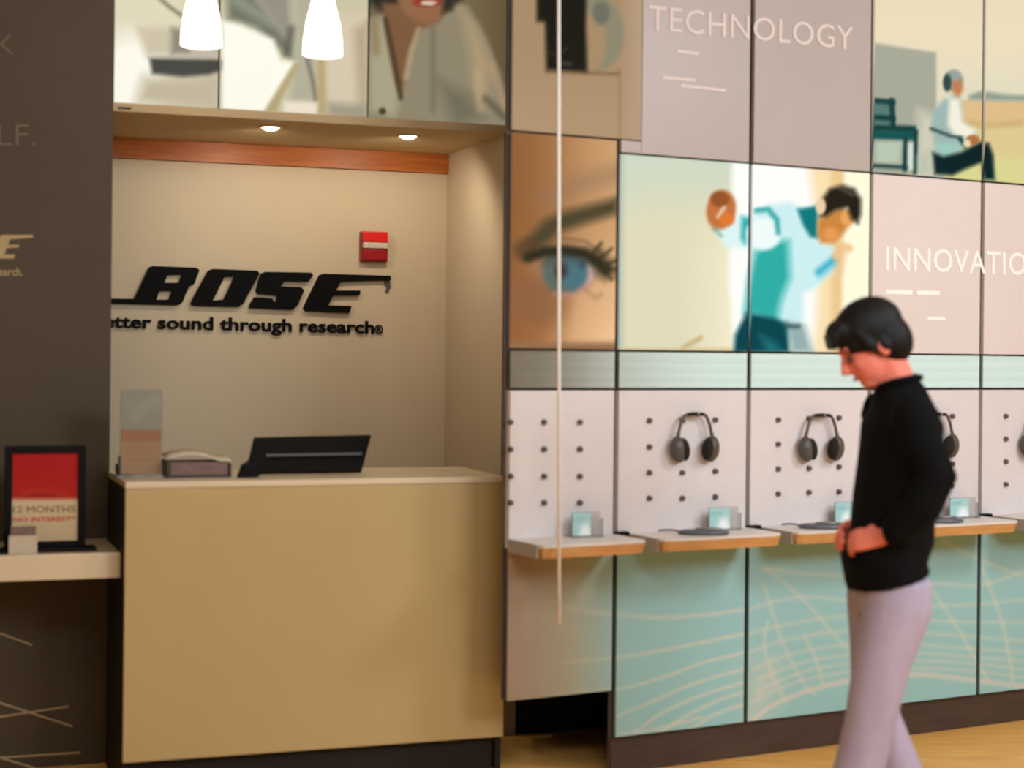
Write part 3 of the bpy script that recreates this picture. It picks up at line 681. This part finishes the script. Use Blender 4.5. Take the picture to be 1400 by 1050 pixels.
# leaflet tray
n = -.2; s0, _ = K.px(228, 630, n); s1, _ = K.px(314, 630, n)
lt = thing('leaflet_tray', 'low open tray of leaflets with white paper on top, left of the monitor', 'tray', K.p((s0 + s1) / 2, n, ZC))
bm = bmesh.new(); fbox(bm, K, s0, s1, n - .14, n + .04, ZC + .001, ZC + .006)
fbox(bm, K, s0, s0 + .006, n - .14, n + .04, ZC + .006, ZC + .06); fbox(bm, K, s1 - .006, s1, n - .14, n + .04, ZC + .006, ZC + .05)
link('tray', from_bm(bm), M['phone_dark'], lt)
box_obj('leaflet_stack', K, s0 + .009, s1 - .009, n - .13, n + .03, ZC + .007, ZC + .055, M['leaflet'], lt, .003)
bm = bmesh.new(); k = 12; rows = []
for i in range(k + 1):
    t = i / k; s = s0 - .004 + (s1 - s0 + .008) * t; z = ZC + .064 + .022 * math.sin(math.pi * (t * 1.05)) - .028 * t * t
    z = max(z, ZC + .057)
    rows.append([bm.verts.new(K.p(s, n - .12, z + .012)), bm.verts.new(K.p(s, n + .025, z)), bm.verts.new(K.p(s, n + .025, z + .003)), bm.verts.new(K.p(s, n - .12, z + .015))])
for a, b in zip(rows, rows[1:]):
    for q in range(4): bm.faces.new((a[q], a[(q + 1) % 4], b[(q + 1) % 4], b[q]))
bm.faces.new(rows[0]); bm.faces.new(rows[-1][::-1])
link('paper', from_bm(bm, True), M['paper'], lt, 'curled white paper on top')
# small dark item at the back left corner of the counter
n = -.42; s, _ = K.px(154, 630, n)
s = max(s, SC0 + .045)
cr = thing('card_reader', 'small dark card reader at the left end of the service counter', 'card reader', K.p(s, n, ZC))
box_obj('body', K, s - .03, s + .025, n - .05, n + .05, ZC + .001, ZC + .035, M['phone_dark'], cr, .006)
box_obj('screen', K, s - .02, s + .015, n - .04, n + .0, ZC + .0352, ZC + .065, M['puck'], cr, .004)

# ================================================================== LEFT WALL THINGS
ln = .47
sr, _ = L.px(165, 757, ln); zl = L.px(165, 755.5, ln)[1]
lsh = thing('wall_shelf', 'thick cream wall shelf holding the red framed sign', 'shelf', L.p(sr - .5, .2, zl - .09))
box_obj('shelf_board', L, -2.6, sr, .002, ln, zl - .088, zl, M['counter_top'], lsh, .003)
box_obj('bracket', L, -2.2, -2.16, .002, ln - .06, zl - .16, zl - .0885, M['dark'], lsh)
# framed sign
n = .36; s0, _ = L.px(6, 680, n); s1, zt = L.px(118, 609, n); zs = zl
fs = thing('framed_sign', 'black framed red and cream offer sign standing on the wall shelf', 'sign', L.p((s0 + s1) / 2, n, zs))
fw = .026
for a, b, c, d in ((s0, s0 + fw, zs + .012, zt), (s1 - fw, s1, zs + .012, zt), (s0 + fw, s1 - fw, zt - fw, zt), (s0 + fw, s1 - fw, zs + .012, zs + .034)):
    box_obj('frame_rail', L, a, b, n - .02, n, c, d, M['black'], fs, .002)
box_obj('foot', L, s0 - .03, s1 + .035, n - .06, n + .05, zs + .001, zs + .012, M['black'], fs, .002)
box_obj('back_board', L, s0 + .01, s1 - .01, n - .025, n - .021, zs + .013, zt - .01, M['black'], fs)
def offer(p):
    p.fill((178, 12, 6)); p.gx(640, 680, (184, 30, 14), y=True); p.poly([(28, 682), (50, 673), (70, 673), (92, 681)], (160, 24, 14), 4); p.line([(28, 674), (55, 670), (90, 678)], 3, (196, 70, 40), 5, .5)
    p.poly([(0, 682), (125, 682), (125, 760), (0, 760)], (216, 190, 148), 3)
panel('print', L, s0 + fw, s1 - fw, zs + .034, zt - fw, offer, M['print'], fs, n=n - .012, thick=.004, step=.006)
link('headline', place_text(text_mesh('12 MONTHS', extrude=.01), L, (18, 701), (103, 700), .024, n - .0115, .001), M['grey_letter'], fs, 'grey printed words')
link('offer_line', place_text(text_mesh('NO INTEREST*', extrude=.01, offset=.01), L, (18, 713), (103, 712), .015, n - .0115, .001), M['red'], fs, 'red printed words')
# small card standing before the sign
n2 = .44; a0, _ = L.px(12, 730, n2); a1, zc = L.px(51, 720, n2)
ch = thing('card_holder', 'small grey and white card holder at the foot of the framed sign', 'card holder', L.p((a0 + a1) / 2, n2, zs))
box_obj('cards', L, a0 + .006, a1 - .004, n2 - .02, n2 - .006, zs + .006, zc, M['leaflet'], ch, .001)
bm = bmesh.new(); fbox(bm, L, a0, a1, n2 - .028, n2 + .004, zs + .001, zs + .005); fbox(bm, L, a0, a1, n2 - .003, n2 + .001, zs + .005, zc - .03)
link('holder', from_bm(bm), M['paper'], ch)
# vinyl lettering on the dark wall
def wall_text(body, p0, p1, cap, name, label, m, off=-.01, cat='sign'):
    me = place_text(text_mesh(body, extrude=.01, offset=off), L, p0, p1, cap, .001, .002)
    return tag(rebase(link(name, me, m)), label, cat)
wall_text('THINK', (-115, 74), (19, 75), .080, 'wall_lettering', 'grey capital letter K high on the dark wall, cut by the left picture edge', M['grey_letter'])
wall_text('YOURSELF.', (-195, 198), (48, 199), .084, 'wall_lettering', 'grey capital letters LF and a full stop on the dark wall', M['grey_letter'])
lg = thing('small_wall_logo', 'small pale gold wordmark and tagline on the dark wall above the framed sign', 'logo', L.p(-2.2, 0, 1.8))
def sc(pts): return [(-145 + (x - 120) * .459, 316 + (y - 363) * .62 + (x - 350) * -.02) for x, y in pts]
for o_, h_ in (B_, O_, S_, E_): link('letter', letter_mesh(L, sc(o_), [sc(h) for h in h_], .001, .004), M['gold_letter'], lg)
link('tagline', place_text(text_mesh('Better sound through research.', extrude=.01, offset=.01), L, (-145, 376), (31, 377), .032, .001, .002), M['gold_letter'], lg)
# pale inlaid lines under the shelf
lw = thing('line_graphic', 'thin pale crossing lines on the dark wall below the wall shelf', 'wall graphic', L.p(-2.1, 0, .2))
for q in ([(-60, 845), (0, 866), (44, 882)], [(-60, 938), (0, 961), (99, 993)], [(-60, 986), (0, 980), (94, 966)], [(-60, 1036), (0, 1036), (110, 1029)], [(-40, 1028), (0, 1036), (54, 1052), (120, 1068)]):
    pts = [L.p(*(lambda a: (a[0], .003, a[1]))(L.px(x, y, .003))) for x, y in q]
    bm = bmesh.new(); tube(bm, pts, [(.0035, .0020)] * len(pts), 8, side=(0, 0, 1)); link('line', from_bm(bm), M['gold_letter'], lw)

# ================================================================== DISPLAY SHELVES
def display_shelf(s0, s1, label):
    d = .25; th = .046
    t = thing('display_shelf', label, 'shelf', R.p((s0 + s1) / 2, .1, ZSH - th), 0, 'display shelves under the peg boards')
    a = [(s0, .001), (s1, .001), (s1, d - .035), (s1 - .012, d - .012), (s1 - .04, d), (s0 + .03, d), (s0 + .008, d - .01), (s0, d - .03)]
    bm = bmesh.new(); prism(bm, [R.p(s, n, ZSH - .008) for s, n in a], [R.p(s, n, ZSH) for s, n in a]); link('shelf_top', from_bm(bm), M['shelf_top'], t, 'white laminate top')
    b = [(s, n if n < .01 else n - .001) for s, n in a]; lo = [(min(max(s, s0 + .012), s1 - .016), n if n < .01 else n - .012) for s, n in b]
    bm = bmesh.new(); prism(bm, [R.p(s, n, ZSH - th) for s, n in lo], [R.p(s, n, ZSH - .0085) for s, n in b]); link('shelf_edge', from_bm(bm), M['shelf_edge'], t, 'orange wood edge')
    box_obj('end_cap', R, s0 - .006, s0 - .0005, .003, d - .034, ZSH - th, ZSH - .001, M['metal_paint'], t, 0, 'grey end cap')
    return t
display_shelf(SA + .01, JB - .012, 'orange-edged display shelf beside the service counter')
display_shelf(JB + .05, JC - .012, 'orange-edged display shelf left of the walking person')
display_shelf(JC + .05, JD - .012, 'orange-edged display shelf running behind the walking person')
display_shelf(JD + .05, JE - .012, 'orange-edged display shelf right of the walking person')
display_shelf(JE + .05, JF - .012, 'orange-edged display shelf at the right edge of the photo')
for jj, lb in ((JB, 'small black clip at the wall between the first two display shelves'), (JC, 'small black clip beside the third display shelf'), (JE, 'small black clip right of the walking person on the wall')):
    o = box_obj('cable_clip', R, jj - .01, jj + .045, .001, .03, ZSH - .012, ZSH + .008, M['black'], None, .003); tag(rebase(o), lb, 'clip')

# product cards in clear stands, and control pucks
def card_ink(p):
    x0 = p.X.min(); y0 = p.Y.min(); wx = p.X.max() - x0; hy = p.Y.max() - y0
    p.fill((168, 208, 206)); p.poly([(x0 + wx * .3, y0 + hy * 1.1), (x0 + wx * .5, y0 + hy * .55), (x0 + wx * .8, y0 + hy * .45), (x0 + wx * 1.1, y0 + hy * .9), (x0 + wx * 1.1, y0 + hy * 1.1)], (244, 250, 248), 5)
    p.line([(x0 + 3, y0 + hy * .3), (x0 + wx * .5, y0 + hy * .25)], 3, (120, 180, 176), 4, .7)
def card(px, py_top, wd, label):
    n = .06; s0, _ = R.px(px, 715, n); s1, zt = R.px(px + wd, py_top, n)
    t = thing('product_card', label, 'card', R.p((s0 + s1) / 2, n, ZSH), 0, 'teal product cards on the display shelves')
    panel('print', R, s0, s1, ZSH + .006, zt, card_ink, M['print'], t, n=n, thick=.002, step=.006)
    bm = bmesh.new(); fbox(bm, R, s0 - .002, s1 + .045, n - .05, n + .02, ZSH + .001, ZSH + .005); fbox(bm, R, s0, s1 + .04, n - .006, n - .003, ZSH + .005, zt + .004)
    fbox(bm, R, s1 + .038, s1 + .041, n - .003, n + .018, ZSH + .005, zt - .02)
    link('stand', from_bm(bm), M['clear'], t)
card(783, 701, 25, 'small teal and white card in a clear stand beside the service counter')
card(970, 694, 28, 'small teal and white card in a clear stand below the first headphones')
card(1142, 687, 22, 'small teal and white card left of the walking person on the second shelf')
card(1299, 681, 26, 'small teal and white card right of the walking person on the shelf')
def puck(px, label, first=[None]):
    n = .16; s, _ = R.px(px, 722, n); loc = R.p(s, n, ZSH)
    t = thing('control_puck', label, 'electronic device', loc, R.yaw, 'dark control pads on the display shelves')
    bm = bmesh.new(); lathe(bm, loc, [(0, .001), (.088, .001), (.096, .006), (.094, .013), (.08, .018), (0, .02)], 32)
    for v in bm.verts: v.co.y = loc.y + (v.co.y - loc.y) * .5
    link('body', from_bm(bm, True), M['puck'], t)
    bm = bmesh.new(); lathe(bm, loc + Vector((.02, 0, 0)), [(.04, .0185), (.05, .02), (.05, .024), (.03, .026), (0, .026)], 24)
    for v in bm.verts: v.co.y = loc.y + (v.co.y - loc.y) * .5
    link('dial', from_bm(bm, True), M['metal'], t)
    a = loc + Vector((-.08, .03, .008)); q = R.p(R.px(px, 722, 0)[0] - .22, .02, ZSH + .006)
    bm = bmesh.new(); tube(bm, spline([a, (a + q) / 2 + Vector((0, .0, .004)), q], 6), .003, 8); link('cable', from_bm(bm, True), M['black'], t)
puck(962, 'dark oval control pad with cable below the first headphones')
puck(1125, 'dark oval control pad behind the hand of the walking person')
puck(1285, 'dark oval control pad right of the walking person')

# ================================================================== HEADPHONES
def headphones(loc, label):
    t = thing('headphones', label, 'headphones', loc, R.yaw, 'headphones on the peg boards')
    Bm = BASE[t.name]; W = lambda v: Bm @ Vector(v)
    hw = .058
    arc = [(-hw - .008, -.03, 0), (-hw + .000, -.03, .044), (-.047, -.03, .074), (-.034, -.03, .089), (0, -.03, .093), (.034, -.03, .089), (.047, -.03, .074), (hw - .000, -.03, .044), (hw + .008, -.03, 0)]
    bm = bmesh.new(); tube(bm, [W(p) for p in spline(arc, 5)], .0052, 8); link('headband', from_bm(bm, True), M['phone_dark'], t)
    pad = spline([(-.030, -.03, .090), (0, -.03, .092), (.030, -.03, .090)], 6)
    bm = bmesh.new(); tube(bm, [W(p) for p in pad], [(.010, .0065)] * len(pad), 10); link('headband_pad', from_bm(bm, True), M['cushion'], t)
    t.scale = (1.22, 1.15, 1.15)
    for sg in (-1, 1):
        rot = Matrix.Rotation(sg * .12, 3, 'Y')
        bm = bmesh.new(); ball(bm, (sg * .062, -.030, -.024), (.027, .026, .044), rot); bm.transform(Bm); cup = link('ear_cup', from_bm(bm, True), M['phone_dark'], t)
        bm = bmesh.new(); ball(bm, (sg * .044, -.036, -.024), (.015, .026, .038), rot); bm.transform(Bm); link('ear_cushion', from_bm(bm, True), M['cushion'], cup)
        bm = bmesh.new(); tube(bm, [W((sg * .066, -.03, .012)), W((sg * .064, -.03, .032))], [(.009, .006), (.005, .004)], 10); link('yoke', from_bm(bm, True), M['phone_dark'], cup)
    bm = bmesh.new(); tube(bm, [W((0, 0, .088)), W((0, -.045, .086)), W((0, -.050, .098))], .004, 8); link('hook', from_bm(bm, True), M['metal'], t)
for x, y, lb in ((949, 604, 'dark over-ear headphones hung on the board under the dancing man, the leftmost pair'),
                 (1122, 604, 'dark over-ear headphones on the board just left of the walking person'),
                 (1281, 601, 'dark over-ear headphones half hidden behind the walking person'),
                 (1421, 600, 'dark over-ear headphones cut off by the right edge of the photo')):
    s, z = R.px(x, y, .03); headphones(R.p(s, .001, z), lb)

# ================================================================== WHITE ROD
rt = unproj(764, 2, 5.75); rb_ = unproj(764.5, 853, 5.75)
dirv = (rt - rb_).normalized(); topp = rb_ + dirv * ((CEIL - rb_.z) / dirv.z)
bm = bmesh.new(); tube(bm, [rb_, topp], .0062, 12)
ro = thing('hanging_rod', 'slim white rod hanging from the ceiling before the eye picture', 'rod', rb_)
link('rod', from_bm(bm, True), M['rod'], ro)
bm = bmesh.new(); lathe(bm, (topp.x, topp.y, CEIL), [(0, 0), (.03, 0), (.028, -.01), (0, -.012)], 16); link('ceiling_mount', from_bm(bm, True), M['rod'], ro)

# ================================================================== PERSON
DP = 5.0
def J(x, y, dy=0.0): return unproj(x, y, DP) + Vector((0, dy, 0))
def remesh(bm, voxel, smooth=3):
    me = from_bm(bm); o = bpy.data.objects.new('tmp', me); C.objects.link(o)
    r = o.modifiers.new('r', 'REMESH'); r.mode = 'VOXEL'; r.voxel_size = voxel
    if smooth: q = o.modifiers.new('s', 'SMOOTH'); q.factor = .5; q.iterations = smooth
    bpy.context.view_layer.update()
    out = bpy.data.meshes.new_from_object(o.evaluated_get(bpy.context.evaluated_depsgraph_get()))
    bpy.data.objects.remove(o); out.shade_smooth(); return out
gx = J(1210, 1250)
person = thing('person', 'person in a black jacket and lavender-grey trousers walking left, head bowed, hands in front', 'person', (gx.x, DP, 0))
hd = J(1190, 473)                                   # head centre
tilt = math.radians(30)
Rh = Matrix.Rotation(-tilt, 3, 'Y')                 # local -X is forward, tipped down
def hp(x, y, z): return hd + Rh @ Vector((x, y, z))
bm = bmesh.new()
ball(bm, hp(.012, 0, .035), (.094, .074, .088), Rh, 20)         # cranium
ball(bm, hp(-.030, 0, -.035), (.058, .058, .078), Rh, 20)       # face
ball(bm, hp(-.050, 0, -.088), (.032, .034, .026), Rh, 14)       # chin
tube(bm, [hp(.020, 0, -.03), hp(-.048, 0, -.082)], [(.056, .04), (.034, .022)], 14)   # jaw
tube(bm, [hp(-.083, 0, .012), hp(-.096, 0, -.012), hp(-.108, 0, -.034), hp(-.088, 0, -.042)], [(.008, .010), (.010, .012), (.014, .012), (.010, .008)], 10)  # nose
tube(bm, [hp(-.070, -.04, .028), hp(-.086, 0, .026), hp(-.070, .04, .028)], .010, 10)  # brow
for sg in (-1, 1):
    ball(bm, hp(.018, sg * .074, -.012), (.019, .009, .032), Rh, 12)
    ball(bm, hp(-.055, sg * .034, -.030), (.022, .020, .022), Rh, 12)
neck_b = J(1226, 545)
tube(bm, [hp(.028, 0, -.03), (hp(.03, 0, -.08) + neck_b) / 2 + Vector((0, 0, .01)), neck_b, neck_b + Vector((.01, 0, -.06))], [(.050, .054), (.052, .056), (.062, .062), (.09, .07)], 14)
# trunk
trunk = [J(1228, 552), J(1232, 585), J(1228, 630), J(1220, 690), J(1216, 735), J(1214, 780), J(1212, 812)]
tube(bm, trunk, [(.12, .06), (.175, .085), (.160, .09), (.130, .08), (.130, .08), (.130, .085), (.10, .07)], 20, side=(0, 1, 0))
# arms: near side is -y
aN = [J(1232, 570, -.175), J(1238, 606, -.215), J(1254, 644, -.225), J(1236, 682, -.225), J(1208, 718, -.19), J(1192, 726, -.16)]
aF = [J(1226, 566, .175), J(1240, 615, .225), J(1240, 655, .225), J(1222, 685, .19), J(1196, 710, .10), J(1188, 716, .07)]
for a in (aN, aF): tube(bm, a, [.056, .047, .040, .040, .030, .026], 14)
# hands, one loosely over the other
def hand(wr, fwd, palm_n, sc=1.0):
    fwd = Vector(fwd).normalized(); palm_n = (Vector(palm_n) - fwd * Vector(palm_n).dot(fwd)).normalized(); sd = fwd.cross(palm_n)
    tube(bm, [wr - fwd * .01, wr + fwd * .03, wr + fwd * .075, wr + fwd * .092], [(.026, .018), (.034, .016), (.040, .015), (.036, .011)], 12, side=sd)
    for k, (o, ln_) in enumerate(((-.029, .068), (-.010, .078), (.010, .072), (.028, .056))):
        a = wr + fwd * .082 + sd * o; b = a + (fwd * .92 + palm_n * .4).normalized() * ln_ * .42; c = b + (fwd * .35 + palm_n * .94).normalized() * ln_ * .34; d = c + (fwd * -.4 + palm_n * .9).normalized() * ln_ * .26
        tube(bm, [a - fwd * .02, a, b, c, d], [.0090, .0092, .0085, .0078, .0062], 8)
    a = wr + fwd * .028 - sd * .028; b = a + (fwd * .5 - sd * .75 + palm_n * .35).normalized() * .040; c = b + (fwd * .85 - sd * .2 + palm_n * .5).normalized() * .030; d = c + (fwd * .7 + palm_n * .6).normalized() * .024
    tube(bm, [a, b, c, d], [.014, .012, .0105, .008], 8)
hand(aN[-1], (-.55, .35, -.12), (.05, .55, -.35))
hand(aF[-1], (-.60, -.25, -.22), (.10, -.5, -.45))
# legs
hipN, hipF = J(1218, 800, -.085), J(1212, 800, .085)
kN, kF = J(1178, 985, -.095), J(1206, 985, .09)
anN = Vector((kN.x - .10, kN.y, .085)); anF = Vector((kF.x + .12, kF.y, .115))
for hp_, kk, an in ((hipN, kN, anN), (hipF, kF, anF)):
    tube(bm, [hp_ + Vector((0, 0, .06)), hp_, (hp_ + kk) / 2, kk, kk * .65 + an * .35 + Vector((.012, 0, 0)), an], [.060, .070, .068, .052, .050, .034], 14)
    tube(bm, [an + Vector((.05, 0, -.03)), an + Vector((0, 0, -.035)), an + Vector((-.09, 0, -.045)), an + Vector((-.15, 0, -.05))], [(.030, .026), (.036, .038), (.042, .026), (.03, .014)], 12, side=(0, 1, 0))
body = link('body', remesh(bm, .0055, 2), M['skin'], person)
# face details
for sg in (-1, 1):
    bm = bmesh.new(); ball(bm, hp(-.078, sg * .030, -.002), (.011, .012, .010), Rh, 12); link('eye', from_bm(bm, True), M['eye'], person)
    bm = bmesh.new(); tube(bm, [hp(-.078, sg * .014, .024), hp(-.083, sg * .03, .028), hp(-.072, sg * .048, .022)], [.003, .004, .0025], 8); link('eyebrow', from_bm(bm, True), M['hair'], person)
bm = bmesh.new(); tube(bm, [hp(-.076, -.024, -.066), hp(-.0885, 0, -.064), hp(-.076, .024, -.066)], [(.003, .003), (.006, .0065), (.003, .003)], 10); link('mouth', from_bm(bm, True), M['lip'], person)
# hair
bm = bmesh.new()
ball(bm, hp(.020, 0, .050), (.108, .088, .092), Rh, 24); ball(bm, hp(.058, 0, -.005), (.070, .084, .085), Rh, 20); ball(bm, hp(.026, 0, -.008), (.040, .090, .050), Rh, 16); ball(bm, hp(-.055, 0, .080), (.050, .066, .040), Rh, 18)
for sg in (-1, 1): tube(bm, [hp(-.020, sg * .070, .06), hp(-.012, sg * .078, .01), hp(-.008, sg * .076, -.022)], [(.022, .014), (.016, .010), (.006, .005)], 10, side=(1, 0, 0))
for k in range(9):
    y = -.05 + k * .0125; tube(bm, [hp(-.05, y, .098), hp(-.092, y * 1.05, .078), hp(-.104 - .004 * (k % 2), y * 1.05, .046)], [.018, .014, .007], 8)
hair = link('hair', remesh(bm, .006, 2), M['hair'], person)
# jacket
bm = bmesh.new()
jt = [J(1228, 520), J(1229, 534), J(1232, 552), J(1233, 580), J(1230, 625), J(1222, 680), J(1219, 730), J(1207, 764), J(1214, 792)]
tube(bm, jt, [(.062, .062), (.078, .078), (.150, .088), (.215, .115), (.200, .118), (.185, .118), (.185, .122), (.190, .124), (.192, .124)], 28, side=(0, 1, 0))
for a in (aN, aF):
    tube(bm, [a[0] + Vector((-.01, .03 if a is aN else -.03, .03)), a[0], a[1], a[2], a[3], a[4], a[4] * .35 + a[5] * .65], [.058, .072, .060, .060, .058, .048, .042], 18)
bm2 = remesh(bm, .008, 3)
jk = link('jacket', bm2, M['jacket'], person)
bm = bmesh.new(); cpts = [J(1202, 530, -.03), J(1222, 521, -.062), J(1246, 517, -.04), J(1252, 516, 0), J(1246, 517, .04), J(1222, 521, .062), J(1202, 530, .03)]
tube(bm, spline(cpts, 4), [(.012, .022)] * 25, 8, side=(0, .3, 1)); link('collar', from_bm(bm, True), M['jacket'], jk)
bm = bmesh.new(); tube(bm, spline([J(1207, 548, -.055), J(1195, 590, -.06), J(1190, 650, -.06), J(1184, 700, -.05), J(1180, 735, -.04)], 5), [(.005, .010)] * 21, 8); link('front_zip', from_bm(bm, True), M['puck'], jk, 'grey front edge')
# trousers
bm = bmesh.new()
tube(bm, [J(1214, 762), J(1214, 790), J(1214, 815), J(1213, 838)], [(.140, .09), (.160, .104), (.165, .110), (.14, .09)], 24, side=(0, 1, 0))
for hp_, kk, an in ((hipN, kN, anN), (hipF, kF, anF)):
    tube(bm, [hp_ + Vector((0, 0, .03)), hp_ + Vector((0, 0, -.06)), (hp_ + kk) / 2, kk, kk * .5 + an * .5 + Vector((.01, 0, 0)), an + Vector((0, 0, .0))], [(.095, .10), (.100, .100), (.088, .084), (.074, .072), (.074, .076), (.070, .076)], 20)
link('trousers', remesh(bm, .009, 3), M['trousers'], person)
# shoes
for an in (anN, anF):
    bm = bmesh.new(); zz = an.z - .085
    tube(bm, [Vector((an.x + .075, an.y, zz + .05)), Vector((an.x + .05, an.y, zz + .055)), Vector((an.x, an.y, zz + .06)), Vector((an.x - .08, an.y, zz + .045)), Vector((an.x - .15, an.y, zz + .036)), Vector((an.x - .185, an.y, zz + .03))],
         [(.018, .018), (.036, .036), (.042, .044), (.050, .034), (.046, .024), (.024, .014)], 16, side=(0, 1, 0))
    sh = link('shoe', remesh(bm, .007, 2), M['shoe'], person)
    bm = bmesh.new(); out = []
    for k in range(20):
        a = 2 * math.pi * k / 20; out.append((an.x - .055 + .130 * math.cos(a), an.y + (.044 + .006 * -math.cos(a)) * math.sin(a)))
    prism(bm, [(x, y, zz + .002) for x, y in out], [(x, y, zz + .018) for x, y in out]); link('sole', from_bm(bm), M['sole'], sh, 'pale sole')
